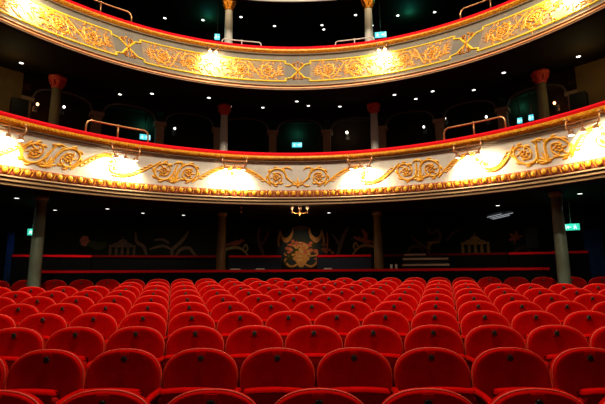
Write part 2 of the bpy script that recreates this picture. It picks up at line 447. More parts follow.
# ------------------------------------------------------------------ arcade behind the lower balcony
AR, ASP = 9.1, .175
arc = struct(obj('wall_arcade', (lambda: (lambda b: (arcbox(b, AR, AR+.15, UCY, -.95, .95, 6.07, 6.5, 60), b)[1])(bmesh.new()))(), 'black'))
for k in range(-5, 5):
    t0, t1 = k*ASP+.0875-.0875*0, (k+1)*ASP+.0875
    t0 = (k+.5)*ASP; t1 = t0+ASP
    bm = bmesh.new(); rows = []; n = 16
    for i in range(n+1):
        x = -1+2*i/n; zz = 5.68+.36*(max(0, 1-abs(x)**2.6))**(1/2.2)
        t = (t0+t1)/2 + x*(ASP/2-.012)
        rows.append([bm.verts.new(polar(AR, t, UCY, zz)), bm.verts.new(polar(AR, t, UCY, 6.08)),
                     bm.verts.new(polar(AR+.15, t, UCY, 6.08)), bm.verts.new(polar(AR+.15, t, UCY, zz))])
    for i in range(n):
        for q in range(4): bm.faces.new([rows[i][q], rows[i+1][q], rows[i+1][(q+1)%4], rows[i][(q+1)%4]])
    obj('spandrel', bm, 'black', arc)
    bm = bmesh.new(); pts = []
    for i in range(n+1):
        x = -1+2*i/n; zz = 5.68+.36*(max(0, 1-abs(x)**2.6))**(1/2.2)
        pts.append(polar(AR-.02, (t0+t1)/2+x*(ASP/2-.012), UCY, zz+.02))
    tube(bm, pts, .022, 6); obj('arch_moulding', bm, 'archtrim', arc)
for k in range(-5, 6):
    if k == 0: continue
    t = (k-.5 if k > 0 else k+.5)*ASP
    if abs(t) > .9: continue
    bm = bmesh.new(); hw = .012
    arcbox(bm, AR-.04, AR+.2, UCY, t-hw, t+hw, 3.34, 5.7, 2)
    arcbox(bm, AR-.08, AR+.22, UCY, t-hw*1.5, t+hw*1.5, 5.62, 5.72, 2)
    obj('pilaster', bm, 'pilaster', arc)
for s in (-1, 1):                                          # panelled side walls beyond the arcade
    bm = bmesh.new(); arcbox(bm, 9.0, 9.2, UCY, *sorted((s*.80, s*1.25)), 3.34, 6.5, 10)
    o = struct(obj('wall_arcade', bm, 'brownwall'))
    for k in range(3):
        a = s*(.82+.13*k)
        bm = bmesh.new(); arcbox(bm, 8.96, 9.0, UCY, *sorted((a, a+s*.10)), 3.8, 6.1, 4)
        obj('wall_panel', bm, 'brownwall', o)

# ------------------------------------------------------------------ columns
def column(x, y, z0, z1, r, shaft, cap, label, group=None, caph=.28):
    t = thing('column', label, 'column', (x, y, z0), 0, group); h = z1-z0
    bm = bmesh.new(); lathe(bm, [(r*1.3,0),(r*1.3,.08),(r*1.15,.12),(r*1.25,.16),(r*1.08,.2)]); obj('base', bm, shaft, t)
    bm = bmesh.new(); lathe(bm, [(r*1.05,.2),(r*1.0,h*.5),(r*.86,h-caph)]); obj('shaft', bm, shaft, t, True)
    bm = bmesh.new()
    if caph < .2: lathe(bm, [(r*.86,h-.1),(r*1.1,h-.08),(r*1.1,h)])
    else: lathe(bm, [(r*.86,h-caph),(r*1.05,h-caph+.02),(r*.9,h-caph+.05),(r*1.15,h-.14),(r*1.6,h-.06),(r*1.7,h-.05),(r*1.7,h)])
    for k in range(8 if caph > .2 else 0):
        a = 2*pi*k/8
        tube(bm, [(r*.9*cos(a), r*.9*sin(a), h-caph+.06), (r*1.25*cos(a), r*1.25*sin(a), h-.15), (r*1.6*cos(a), r*1.6*sin(a), h-.12)], [.02,.028,.012], 5)
    obj('capital', bm, cap, t, True)
    return t
for s, sd in ((-1, 'left'), (1, 'right')):
    column(s*5.2, 8.76, ground(9.6), 3.13, .115, 'colgrey', 'colgrey', f'grey green iron column rising from the stalls seats on the {sd}', caph=.10)
    column(s*2.03, 11.4, ground(11.4), 3.13, .12, 'colbrown', 'colbrown', f'golden brown column behind the rear rail, {sd} of the painted urn', caph=.10)
    column(s*2.03, 11.4, 3.33, 6.08, .11, 'palecol', 'capred', f'column with red capital on the lower balcony, {sd} of centre')
    column(s*5.6, 9.6, 3.33, 6.10, .115, 'olivecol', 'capred', f'column with red capital at the far {sd} of the lower balcony')
    column(s*1.97, 11.4, 6.6, 9.25, .12, 'palecol', 'gold2', f'pale column with golden capital on the upper balcony, {sd} of centre', caph=.35)

# ------------------------------------------------------------------ parapets behind the stalls
def parapet(label, R, t0, t1, z0, z1, pm, rm='rail'):
    t = thing('parapet', label, 'parapet')
    bm = bmesh.new(); arcbox(bm, R, R+.1, WCY, t0, t1, z0, z1-.06, 30); obj('panel', bm, pm, t)
    bm = bmesh.new(); arcbox(bm, R-.03, R+.14, WCY, t0, t1, z1-.06, z1, 30); obj('red_rail', bm, rm, t)
parapet('long low black parapet with red rail directly behind the last seat row', 17.2, -.352, .339, ground(11), 1.655, 'panel')
parapet('slate panel parapet with red rail, left of the painted urn', 18.4, -.108, -.029, .95, 2.065, 'bluepanel')
parapet('slate panel parapet with red rail, right of the painted urn', 18.4, .025, .107, .95, 2.065, 'bluepanel')
parapet('bright railed short parapet at the far left in front of the back wall', 18.4, -.40, -.302, .95, 2.065, 'panel')
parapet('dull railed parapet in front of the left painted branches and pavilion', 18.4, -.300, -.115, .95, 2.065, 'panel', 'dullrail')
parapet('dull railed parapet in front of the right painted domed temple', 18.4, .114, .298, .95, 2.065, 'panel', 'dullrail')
parapet('bright railed short parapet at the far right beside the loudspeaker', 18.4, .300, .397, .95, 2.065, 'panel')

# ------------------------------------------------------------------ wall paintings
def mpt(s, z, d=0): return polar(WR-.012-d, s/WR, WCY, z)
def mural(label, parts, name='wall_painting'):
    t = thing(name, label, 'painting')
    for nm, m, fnc in parts:
        bm = bmesh.new(); fnc(bm); obj(nm, bm, m, t)
    return t
def stroke(bm, pts, w, d=.0):
    n = len(pts)
    # resample by Catmull-Rom for soft brush strokes
    out = []
    for i in range(n-1):
        p0, p1, p2, p3 = pts[max(i-1,0)], pts[i], pts[i+1], pts[min(i+2,n-1)]
        for k in range(5):
            t = k/5
            out.append(tuple(.5*((2*p1[j])+(-p0[j]+p2[j])*t+(2*p0[j]-5*p1[j]+4*p2[j]-p3[j])*t*t+(-p0[j]+3*p1[j]-3*p2[j]+p3[j])*t**3) for j in (0,1)))
    out.append(pts[-1])
    ribbon(bm, out, (lambda t: w*(.25+.75*sin(pi*min(1, .15+.8*t)))), lambda u, v, q: mpt(u, v, d+q*.3), .006)
def blob(bm, s, z, rs, rz, d=0, n=14, rag=.15, rot=0):
    c = bm.verts.new(mpt(s, z, d+.004)); r = []
    for k in range(n):
        a = 2*pi*k/n; q = 1+random.uniform(-rag, rag); x, y = rs*q*cos(a), rz*q*sin(a)
        r.append(bm.verts.new(mpt(s+x*cos(rot)-y*sin(rot), z+x*sin(rot)+y*cos(rot), d)))
    for k in range(n): bm.faces.new([c, r[k], r[(k+1)%n]])
random.seed(11)
def urn_body(bm):
    for z0, rs, rz in ((1.82,.10,.06),(1.93,.17,.10),(2.06,.27,.15),(2.2,.3,.13)): blob(bm, 0, z0, rs, rz, .004, 16, .06)
    for s in (-1, 1):
        stroke(bm, [(s*.1,1.86),(s*.3,1.78),(s*.45,1.86),(s*.5,2.0),(s*.4,2.02)], .035, .004)
        stroke(bm, [(s*.25,2.1),(s*.5,2.15),(s*.48,2.35),(s*.36,2.3)], .04, .004)
def urn_flowers(bm):
    for k in range(34):
        a = random.uniform(0, pi); r = random.uniform(.05, .5); x = r*cos(a)*.95; z = 2.2+r*sin(a)*.95
        blob(bm, x, z, random.uniform(.04,.075), random.uniform(.035,.06), .010+.001*(k%7), 9, .25)
def urn_leaves(bm):
    for k in range(30):
        a = random.uniform(-.3, pi+.3); r0 = random.uniform(.1,.3); L = random.uniform(.2,.36)
        stroke(bm, [(r0*cos(a), 2.18+r0*sin(a)), ((r0+L*.5)*cos(a+.1), 2.18+(r0+L*.5)*sin(a+.1)), ((r0+L)*cos(a+.3), 2.18+(r0+L)*sin(a+.3))], .03, .007)
def urn_hi(bm):
    for k in range(16):
        a = random.uniform(0, pi); r = random.uniform(0, .42)
        blob(bm, r*cos(a)*.8, 2.2+r*sin(a), .028, .02, .020, 7, .3)
    for z in (1.98, 2.1): blob(bm, -.05, z, .09, .022, .016, 10, .1)
def swags(bm):
    for s in (-1, 1):
        for q in range(4):
            stroke(bm, [(s*.26,2.98-.03*q),(s*.32,2.78-.03*q),(s*.46,2.66-.035*q),(s*.6,2.74-.03*q),(s*.66,2.92-.02*q)], .03, .004+.002*q)
        stroke(bm, [(s*.66,2.9),(s*.72,2.6),(s*.70,2.4)], .035, .004)
def canopy(bm):
    stroke(bm, [(-.3,2.98),(-.15,3.02),(0,3.04),(.15,3.02),(.3,2.98)], .04, .003)
    blob(bm, 0, 2.98, .2, .04, .004)
mural('painting of a golden flower urn under draped curtains, centre of back wall', [
    ('painted_niche', 'pblue', lambda b: [blob(b, 0, 2.35, .80, .66, .001, 30, .03)]),
    ('painted_foliage', 'pgreen', urn_leaves), ('painted_urn', 'pgold', urn_body), ('painted_flowers', 'pred', urn_flowers),
    ('painted_blossoms', 'pgold', lambda b: [blob(b, .5*(k%5-2)*.2+random.uniform(-.08,.08), 2.16+.09*(k//5)+random.uniform(-.04,.04), .055, .045, .016, 9, .3) for k in range(20)]),
    ('painted_highlights', 'pcream', urn_hi), ('painted_swags', 'pgold', swags), ('painted_canopy', 'pbrown', canopy)])
def bird(sx, s0, z0, wing):
    def body(bm):
        blob(bm, s0, z0, .17, .08, .006, 12, .08, .25*sx)
        blob(bm, s0+sx*.17, z0+.08, .06, .05, .008, 9, .05)
        stroke(bm, [(s0-sx*.1,z0),(s0-sx*.25,z0-.04),(s0-sx*.42,z0-.10)], .035, .006)
        stroke(bm, [(s0+sx*.2,z0+.08),(s0+sx*.24,z0+.075),(s0+sx*.27,z0+.05)], .012, .006)
        if wing:
            stroke(bm, [(s0,z0+.03),(s0-sx*.02,z0+.2),(s0+sx*.08,z0+.36)], .07, .009)
            stroke(bm, [(s0,z0+.03),(s0+sx*.2,z0+.05),(s0+sx*.36,z0+.14)], .045, .009)
    def branch(bm):
        stroke(bm, [(s0-sx*.5,z0-.42),(s0-sx*.35,z0-.22),(s0-sx*.05,z0-.14),(s0+sx*.2,z0-.2),(s0+sx*.4,z0-.42)], .045, .003)
        stroke(bm, [(s0+sx*.2,z0-.2),(s0+sx*.3,z0-.05),(s0+sx*.36,z0-.18),(s0+sx*.3,z0-.28)], .03, .004)
    def leaves(bm):
        for k in range(18):
            a = random.uniform(0, 2*pi); x = s0+random.uniform(-.5,.5); z = z0+random.uniform(-.35,.5)
            stroke(bm, [(x,z),(x+.06*cos(a),z+.06*sin(a)),(x+.13*cos(a+.3),z+.13*sin(a+.3))], .03, .002)
    return [('painted_foliage','pgreen',leaves),('painted_branch','pcream' if not wing else 'pgold',branch),('painted_bird','pred',body)]
mural('painting of an orange bird perched on a branch, left of the urn', bird(1, -2.05, 2.52, False))
mural('painting of a red bird with raised wings, right of the urn', bird(-1, 2.02, 2.56, True))
def trunkL(bm):
    stroke(bm, [(-1.15,2.05),(-1.28,2.4),(-1.36,2.75),(-1.3,3.0)], .06)
    stroke(bm, [(-1.28,2.4),(-1.1,2.7),(-1.05,2.9)], .035)
def trunkR(bm):
    stroke(bm, [(1.12,2.05),(1.22,2.35),(1.34,2.7),(1.5,3.0)], .06)
    stroke(bm, [(1.22,2.4),(1.1,2.65),(.98,2.8)], .03)
mural('painted slender brown tree between the urn and orange bird', [('painted_trunk','pbrown',trunkL)])
mural('painted slender brown tree between the urn and red bird', [('painted_trunk','pbrown',trunkR)])
def plant(bm):
    stroke(bm, [(.8,2.15),(.84,2.5),(.83,2.85)], .02)
    for k in range(12): blob(bm, .84+random.uniform(-.17,.17), 2.32+random.uniform(-.14,.18), .05, .045, .004, 8, .3)
mural('painted small orange flowering shrub right beside the urn', [('painted_shrub','pred',plant)])
def treesL(bm):
    stroke(bm, [(-4.75,2.15),(-4.85,2.4),(-5.05,2.55),(-5.1,2.85)], .05)
    stroke(bm, [(-3.98,2.1),(-4.0,2.3),(-3.8,2.5),(-3.6,2.75),(-3.55,2.9)], .055)
    stroke(bm, [(-4.0,2.3),(-4.25,2.42),(-4.5,2.38),(-4.7,2.3)], .04)
    stroke(bm, [(-3.9,2.1),(-3.75,2.32),(-3.5,2.36),(-3.35,2.2),(-3.25,2.1)], .05)
    stroke(bm, [(-4.1,2.5),(-4.3,2.62),(-4.55,2.6)], .04)
mural('faint brown painted branches on the back wall left of the left column', [('painted_branches','pbrown',treesL)])
def temple(s0, z0, sc, bm):
    W = .42*sc
    stroke(bm, [(s0-W*1.15,z0+.36*sc),(s0,z0+.37*sc),(s0+W*1.15,z0+.36*sc)], .06*sc)
    for k in range(5):
        x = s0-W+2*W*k/4; stroke(bm, [(x,z0),(x,z0+.17*sc),(x,z0+.34*sc)], .05*sc)
    stroke(bm, [(s0-W*.8,z0+.42*sc),(s0,z0+.5*sc),(s0+W*.8,z0+.42*sc)], .035*sc)
    blob(bm, s0, z0+.52*sc, .16*sc, .1*sc); stroke(bm, [(s0,z0+.56*sc),(s0,z0+.66*sc),(s0,z0+.74*sc)], .02*sc)
    stroke(bm, [(s0-W*1.2,z0),(s0,z0),(s0+W*1.2,z0)], .03*sc)
mural('painting of a small golden domed temple with pillars on right wall', [('painted_temple','pgold',lambda b: temple(5.3, 2.12, .85, b))])
mural('faint brown painted pavilion on the left of the back wall', [('painted_pavilion','pbrown',lambda b: temple(-5.45, 2.12, .8, b))])
def treesR(bm):
    stroke(bm, [(3.95,2.1),(3.9,2.3),(3.6,2.52),(3.45,2.75)], .05)
    stroke(bm, [(3.95,2.3),(4.1,2.5),(4.3,2.6),(4.25,2.85),(4.05,2.75),(3.95,2.95)], .055)
    stroke(bm, [(4.5,2.5),(4.65,2.72),(4.9,2.85)], .045)
    stroke(bm, [(3.3,2.2),(3.45,2.35),(3.65,2.36),(3.8,2.2)], .045)
def treesR2(bm):
    stroke(bm, [(3.9,2.48),(4.1,2.47),(4.3,2.49)], .03, .006); stroke(bm, [(3.98,2.25),(3.95,2.38),(4.05,2.46)], .03, .006)
mural('painted twisting orange branches on the wall above the pale stacked ledges', [('painted_branches','pbrown',treesR),('painted_highlights','pgold',treesR2)])
mural('painted orange star flower on the wall beside the black loudspeaker', [
    ('painted_flower','pred',lambda b: [stroke(b, [(6.42,2.55),(6.42+.1*cos(k*2*pi/6+.3),2.55+.1*sin(k*2*pi/6+.3)),(6.42+.2*cos(k*2*pi/6+.3),2.55+.2*sin(k*2*pi/6+.3))], .045) for k in range(6)]),
    ('painted_ground','pblue',lambda b: [blob(b, 6.6, 2.35, .3, .22, 0)]),('painted_arch','pbrown',lambda b: [stroke(b, [(6.35,2.12),(6.5,2.25),(6.65,2.25),(6.8,2.12)], .05, .004)])])
mural('painted round red flower on the far left of the back wall', [
    ('painted_flower','pred',lambda b: [blob(b, -6.5+.07*cos(k), 2.55+.09*sin(k), .06, .07, .004) for k in range(6)]),
    ('painted_stem','pgreen',lambda b: [stroke(b, [(-6.4,2.5),(-6.1,2.4),(-5.9,2.5)], .12)])])

# ------------------------------------------------------------------ blue drapes at the sides
def drape(label, t0, t1, z0, z1):
    bm = bmesh.new(); n = 24; rows = []
    for i in range(n+1):
        t = t0+(t1-t0)*i/n; R = 19.8+.05*sin(i*1.9)
        rows.append([bm.verts.new(polar(R, t, WCY, z)) for z in (z0, z1)]+[bm.verts.new(polar(R+.04, t, WCY, z)) for z in (z1, z0)])
    for i in range(n):
        for k in range(4): bm.faces.new([rows[i][k], rows[i+1][k], rows[i+1][(k+1)%4], rows[i][(k+1)%4]])
    tag(obj('door_curtain', bm, 'blue', None, True), label, 'curtain')
drape('narrow blue curtain strip at the far left of the back wall', -.421, -.413, .96, 2.75)
drape('dim blue curtain at the far right of the back wall', .405, .428, .96, 2.7)
light('drape_fill', 'SPOT', polar(19.0, -.405, WCY, 3.05), 2.5, (.3, .6, 1), .03, aim=polar(19.8, -.411, WCY, 1.8), cone=1.2)  # unseen blue spots added to light the two curtains
light('drape_fill', 'SPOT', polar(19.0, .405, WCY, 3.05), .1, (.3, .5, 1), .03, aim=polar(19.8, .417, WCY, 1.8), cone=1.2)

# ------------------------------------------------------------------ downlights
proto = thing('recessed_downlight', 'small', 'downlight', (0, 0, -5))
bm = bmesh.new(); lathe(bm, [(.065,0),(.068,-.006),(.05,-.008),(.042,-.002)], n=14); obj('trim_ring', bm, 'lamptrim', proto)
bm = bmesh.new(); lathe(bm, [(.042,-.003),(.042,-.006),(.03,-.008)], n=14); obj('lens', bm, 'lamp', proto)
used = False
def downlights(pts, phrase, group, spot=None):
    global used
    for i, p in enumerate(sorted(pts, key=lambda q: project(q)[0])):
        lb = f'small white downlight {phrase}, {ordn(i+1)} from the left'
        if not used:
            o = proto; used = True; o.location = p; o['label'] = lb; o['group'] = group
        else: o = dup(proto, p, 0, lb, group)
        if spot: light('downlight_beam', 'SPOT', (p[0], p[1], p[2]-.04), spot, (1, .85, .6), .04, aim=(p[0]*1.05, p[1]+1.2, .6), cone=2.4, blend=1)
LOWD = [(-5.79, 8.88, 3.12), (-5.96, 10.57, 3.12), (-4.61, 10.43, 3.12), (-4.04, 11.21, 3.12), (-3.11, 11.64, 3.12), (0.77, 11.41, 3.12), (4.73, 10.38, 3.12), (5.76, 8.88, 3.12)]
MIDD = [(-6.06, 8.98, 6.12), (-5.87, 9.82, 6.17), (-4.69, 10.88, 6.18), (-3.76, 10.65, 6.1), (-2.33, 10.82, 6.04), (-1.93, 11.67, 6.13), (-1.02, 11.74, 6.12), (-0.05, 11.08, 6.03), (0.26, 11.55, 6.09), (1.14, 11.72, 6.12), (2.47, 10.74, 6.04), (4.76, 9.58, 6.06), (6.12, 8.98, 6.13), (3.42, 10.63, 6.08), (4.53, 10.79, 6.16), (3.15, 11.27, 6.13)]
TOPD = [(-4.08, 12.24, 9.25), (-2.95, 12.37, 9.25), (-1.76, 12.23, 9.25), (-0.78, 12.74, 9.25), (0.71, 12.72, 9.25), (0.78, 12.97, 9.25), (1.71, 12.2, 9.25), (2.29, 12.78, 9.25), (2.99, 12.25, 9.25), (4.06, 12.1, 9.25)]
def soff_mid(x, y):                                        # height of the sloping ceiling under the upper balcony
    th = atan2(x, y-4.1)
    # same ruled surface as the mesh: from the front edge to the wall circle
    def pt(th, f):
        a = UPP.P(th, 5.92, -.02); b = polar(UR, th, UCY, 6.46); return a+(b-a)*f
    for _ in range(30):
        f = .5; a = UPP.P(th, 5.92, -.02); b = polar(UR, th, UCY, 6.46)
        d = (b-a); L2 = d.x*d.x+d.y*d.y; f = ((x-a.x)*d.x+(y-a.y)*d.y)/L2
        e = ((x-a.x)*d.y-(y-a.y)*d.x)/sqrt(L2)
        th += e/9
    return pt(th, f).z
MIDD = [(x, y, soff_mid(x, y)) for x, y, z in MIDD]
downlights(LOWD, 'in the ceiling under the lower balcony', 'downlights under the lower balcony', 20)
downlights(MIDD, 'in the ceiling under the upper balcony', 'downlights under the upper balcony')
downlights(TOPD, 'in the ceiling above the upper balcony', 'downlights above the upper balcony')
downlights([(-1.97, 10.75, 9.25), (1.97, 10.75, 9.25)], 'added out of view for the golden capitals', 'added downlights for the golden capitals')  # extra fittings above the view, added to account for the lit capitals
for s in (-1, 1): light('capital_fill', 'SPOT', (s*1.97, 10.75, 9.2), 16, (1, .75, .45), .04, aim=(s*1.97, 11.35, 8.85), cone=2.4, blend=1)  # added beams that brighten the golden capitals
light('urn_fill', 'SPOT', (.3, 11.6, 3.05), 120, (1, .66, .32), .04, aim=(0, 14, 2.25), cone=.62, blend=1)  # extra spot without a fitting, added to brighten the painted urn
# small lamps in the rooms behind the arches
for i, (t, z, m, wh) in enumerate([(-.678, 6.06, 'lamp', 'in the second arch from the left'), (-.384, 5.94, 'lamp', 'in the third arch from the left, near its right pilaster'),
                      (.378, 5.92, 'lamp', 'low in the arch left of the right brass guard rail'), (.439, 6.1, 'lamp', 'high in the arch behind the right brass guard rail'),
                      (.551, 5.93, 'lamp', 'in the arch right of the right brass guard rail'), (.146, 5.97, 'floodglass', 'glowing brightly in the arch right of centre'),
                      (-.739, 5.98, 'warmlamp', 'glowing orange behind the far left column'), (.719, 5.92, 'warmlamp', 'glowing orange behind the far right column')]):
    p = polar(10.2, t, UCY, z)
    o = thing('wall_lamp', f'small lamp {wh}', 'lamp', p, -t)
    bm = bmesh.new(); lathe(bm, [(.018,.0),(.032,.025),(.034,.05),(.015,.075)], 0, .06, 10); obj('glass_shade', bm, m, o, True)
    bm = bmesh.new(); box(bm, -.02, .02, .06, .40, -.02, .0); box(bm, -.05, .05, .37, .40, -.08, .08); obj('bracket', bm, 'lamptrim', o)
    if m != 'lamp': light('wall_lamp_glow', 'POINT', p+Vector((0, -.1, .0)), 3 if m == 'floodglass' else 3.5, (1, .8, .5) if m == 'floodglass' else (1, .35, .12), .04)
for s in (-1, 1):
    light('side_wall_fill', 'POINT', polar(7.9, s*.86, UCY, 5.7), 6, (1, .75, .3), .05)  # unseen warm point added to brighten each side wall

# ------------------------------------------------------------------ emergency exit signs
def exit_sign(label, p, face, w_, h_, m, glow=3, mirror=False, gc=(.05, .9, .65), hang=.25, gp=None):
    t = thing('exit_sign', label, 'sign', p, face)
    bm = bmesh.new(); box(bm, -w_/2, w_/2, 0, .05, 0, h_); obj('housing', bm, 'metal', t)
    bm = bmesh.new(); box(bm, -w_/2+.008, w_/2-.008, -.006, .0, .008, h_-.008); f = obj('lit_panel', bm, m, t)
    bm = bmesh.new(); q = -1 if mirror else 1; u = h_/10
    def seg(a, b, r): tube(bm, [(q*a[0]*u, -.010, h_/2+a[1]*u), (q*b[0]*u, -.010, h_/2+b[1]*u)], r*u, 5)
    x0 = -4.5 if w_ > h_*1.3 else -1.5
    seg((x0, 2.5), (x0+.1, 2.9), .8); seg((x0, 1.6), (x0-.5, -.6), .8); seg((x0-.5, -.6), (x0-2, -2.6), .5)
    seg((x0-.4, -.6), (x0+1.1, -1.4), .5); seg((x0+1.1, -1.4), (x0+1.2, -3), .5); seg((x0, 1.2), (x0+1.6, .4), .4); seg((x0, 1.2), (x0-1.6, .6), .4)
    if w_ > h_*1.3:
        seg((0, 0), (4.4, 0), .55); seg((4.6, 0), (3, 1.8), .5); seg((4.6, 0), (3, -1.8), .5)
        seg((6, -3), (6, 3), .4); seg((6, 3), (7.6, 3), .4); seg((7.6, 3), (7.6, -3), .4)
    else:
        seg((1.2, 0), (3, 0), .5); seg((3, 0), (2, 1), .4); seg((3, 0), (2, -1), .4)
    obj('running_man_symbol', bm, 'exitw', t)
    bm = bmesh.new(); tube(bm, [(0, .025, h_), (0, .025, h_+hang)], .012, 6); obj('hanger', bm, 'metal', t)
    a = Vector(p)+Vector((sin(face)*.10, -cos(face)*.10, h_+.05))
    if gp: a = gp
    if glow: light('exit_sign_glow', 'POINT', a, glow, gc, .03)
    return t
exit_sign('green running man exit sign beyond the left stalls column', (-6.24, 10.2, 2.46), .5, .20, .17, 'exitg', .5, hang=.49)
exit_sign('wide green exit sign with arrow beyond the right stalls column', (6.0, 9.7, 2.44), -.5, .34, .16, 'exitg', 1.2, True, hang=.53)
exit_sign('small cyan exit sign in the arch behind the left guard rail', polar(9.7, -.472, UCY, 5.34), .45, .30, .17, 'exitb', 3.5, hang=.8, gp=polar(10.44, -.468, UCY, 6.05))
exit_sign('pale cyan exit sign hanging in the central arch', polar(9.7, -.010, UCY, 5.39), 0, .32, .17, 'exitb', 4.5, hang=.8, gp=polar(10.44, -.01, UCY, 6.1))
exit_sign('left of two tiny cyan exit signs in the far right arch', polar(9.7, .644, UCY, 5.41), -.6, .13, .17, 'exitb', 3, hang=.75, gp=polar(10.44, .638, UCY, 6.15))
exit_sign('right of two tiny cyan exit signs in the far right arch', polar(9.7, .672, UCY, 5.43), -.6, .13, .17, 'exitb', 0, hang=.75)
exit_sign('small cyan exit sign left of the upper left of centre column', (-2.33, 11.6, 8.14), .15, .16, .20, 'exitb', 6, hang=.9, gp=Vector((-2.75, 12.2, 9.1)))
exit_sign('wide cyan exit sign right of the upper right of centre column', (2.33, 11.6, 8.15), -.15, .34, .19, 'exitb', 8, hang=.9, gp=Vector((3.30, 12.1, 9.1)))

# ------------------------------------------------------------------ brass guard rails on the balcony rims
def guard(front, ta, tb, zb, ht, label, m='brass', r=.018):
    t = thing('guard_rail', label, 'railing')
    def P(th, z): R, c = front.rc(zb); return polar(R+.06, th, c, z)
    n = 14; pts = [P(ta, zb), P(ta, zb+ht*.6)]
    e = (tb-ta)*.07
    pts += [P(ta+e*.3, zb+ht*.88), P(ta+e, zb+ht)]
    pts += [P(ta+e+(tb-ta-2*e)*k/n, zb+ht) for k in range(1, n)]
    pts += [P(tb-e, zb+ht), P(tb-e*.3, zb+ht*.88), P(tb, zb+ht*.6), P(tb, zb)]
    bm = bmesh.new(); tube(bm, pts, r, 8); obj('hooped_tube', bm, m, t, True)
    mt = (ta+tb)/2
    bm = bmesh.new(); tube(bm, [P(mt, zb), P(mt, zb+ht)], r, 8); obj('centre_post', bm, m, t, True)
    bm = bmesh.new(); ball(bm, P(mt, zb+ht), r*1.8); obj('joint', bm, m, t, True)
    bm = bmesh.new()
    for q in (ta, mt, tb): p = P(q, zb); lathe(bm, [(.05, zb-.01), (.05, zb+.01), (.03, zb+.025)], p.x, p.y, 10)
    obj('floor_flange', bm, m, t)
guard(LOW, -.768, -.563, 4.13, .27, 'brass guard rail on the lower balcony rim at the left')
guard(LOW, .556, .762, 4.13, .27, 'brass guard rail on the lower balcony rim at the right')
guard(UPP, -.81, -.61, 7.01, .27, 'brass guard rail on the upper balcony rim at the far left')
guard(UPP, .602, .80, 7.01, .27, 'brass guard rail on the upper balcony rim at the far right')
guard(UPP, -.288, -.141, 7.01, .14, 'low pale guard rail on the upper rim left of centre', 'white', .014)
guard(UPP, .145, .292, 7.01, .14, 'low pale guard rail on the upper rim right of centre', 'white', .014)

# ------------------------------------------------------------------ flood lamps on the balcony fronts
def flood(front, th, ztop, label, group, wide, power, zc, first=None):
    R, c = front.rc(ztop); p = front.P(th, ztop, 0)
    t = thing('balcony_flood_lamp', label, 'lamp', p, -th, group)   # local -Y points to the stage side
    hw = .25 if wide else .11
    bm = bmesh.new()
    for s in (-1, 1):
        tube(bm, [(s*hw,.0,.02),(s*hw,-.12,.03),(s*hw,-.2,.0),(s*hw,-.22,-.08),(s*hw*.8,-.22,-.2 if wide else -.12)], .014, 6)
        ball(bm, (s*hw,-.2,.01), .026)
    obj('hooked_arm', bm, 'brass', t, True)
    if wide:
        bm = bmesh.new()
        for z in (-.07, -.15): tube(bm, [(-hw,-.22,z),(hw,-.22,z)], .011, 6)
        tube(bm, [(0,-.22,-.03),(0,-.22,-.2)], .011, 6)
        obj('cross_bar', bm, 'brass', t)
    xs = (-.18, 0, .18) if wide else (-.07, .07)
    zl = -.24 if wide else -.15
    for x in xs:
        bm = bmesh.new(); lathe(bm, [(.022, zl+.05), (.04, zl+.02), (.045, zl-.02)], x, -.22, 10); h = obj('lamp_head', bm, 'brass', t)
        bm = bmesh.new(); lathe(bm, [(.038, zl-.015), (.038, zl-.022), (.02, zl-.03)], x, -.22, 10); obj('lens', bm, 'floodglass', h)
        wp = Vector(p)+Matrix.Rotation(-th, 3, 'Z')@Vector((x, -.24, zl-.06))
        am = front.P(th+x*.3/R, zc, 0)
        light('flood_beam', 'SPOT', wp, power/len(xs), (1, .86, .56), .03, aim=am, cone=2.75, blend=.6)
side = ['far left edge', 'left behind the guard rail', 'left of centre', 'right of centre', 'right below the guard rail', 'far right edge']
side = ['at the far left edge', 'under the left guard rail', 'just left of centre', 'just right of centre', 'under the right guard rail', 'at the far right edge']
for th, sd in zip(LOWLAMPS, side):
    flood(LOW, th, 3.95, f'brass bracket flood lamp on the lower balcony front, {sd}', 'flood lamps on the lower balcony front', True, 85, 3.36)
for th, sd in zip([-.95, -.33, .33, .95], ['at the far left', 'left of centre', 'right of centre', 'at the far right']):
    flood(UPP, th, 6.80, f'small flood lamp on the upper balcony front, {sd}', 'flood lamps on the upper balcony front', False, 85, 6.4)

# ------------------------------------------------------------------ small hanging lights under the lower balcony
t = thing('small_chandelier', 'small three-armed crystal chandelier hanging under the lower balcony centre', 'chandelier', (.03, 10.1, 3.12))
bm = bmesh.new(); lathe(bm, [(.05,0),(.05,-.015),(.012,-.02),(.012,-.13),(.03,-.15),(.035,-.19),(.012,-.23),(.004,-.26)]); obj('stem', bm, 'brass', t, True)
for k, a in enumerate((-.3, pi+.3, -pi/2, pi/2)):
    ex, ey = .19*cos(a), .19*sin(a)
    bm = bmesh.new(); tube(bm, [(0,0,-.17),(ex*.5,ey*.5,-.2),(ex*.9,ey*.9,-.17),(ex,ey,-.12)], .008, 6); arm = obj('arm', bm, 'brass', t, True)
    bm = bmesh.new(); lathe(bm, [(.012,-.12),(.035,-.10),(.045,-.05),(.04,-.045)], ex, ey, 10); obj('glass_cup', bm, 'glass', arm, True)
    bm = bmesh.new(); ball(bm, (ex,ey,-.06), .022); obj('bulb', bm, 'warmlamp' if k else 'lamp', arm, True)
    bm = bmesh.new()
    for q in range(3): ball(bm, (ex, ey, -.14-.03*q), .010, 1, 1, 1.4, 6)
    obj('crystal_drop', bm, 'glass', arm)
light('chandelier_glow', 'POINT', (.03, 9.95, 2.80), 13, (1, .62, .3), .04)
t = thing('pendant_fitting', 'tiny double ball pendant under the lower balcony left of the chandelier', 'pendant', (-1.33, 10.1, 3.12))
bm = bmesh.new(); tube(bm, [(0,0,0),(0,0,-.14)], .006, 5); obj('cord', bm, 'metal', t)
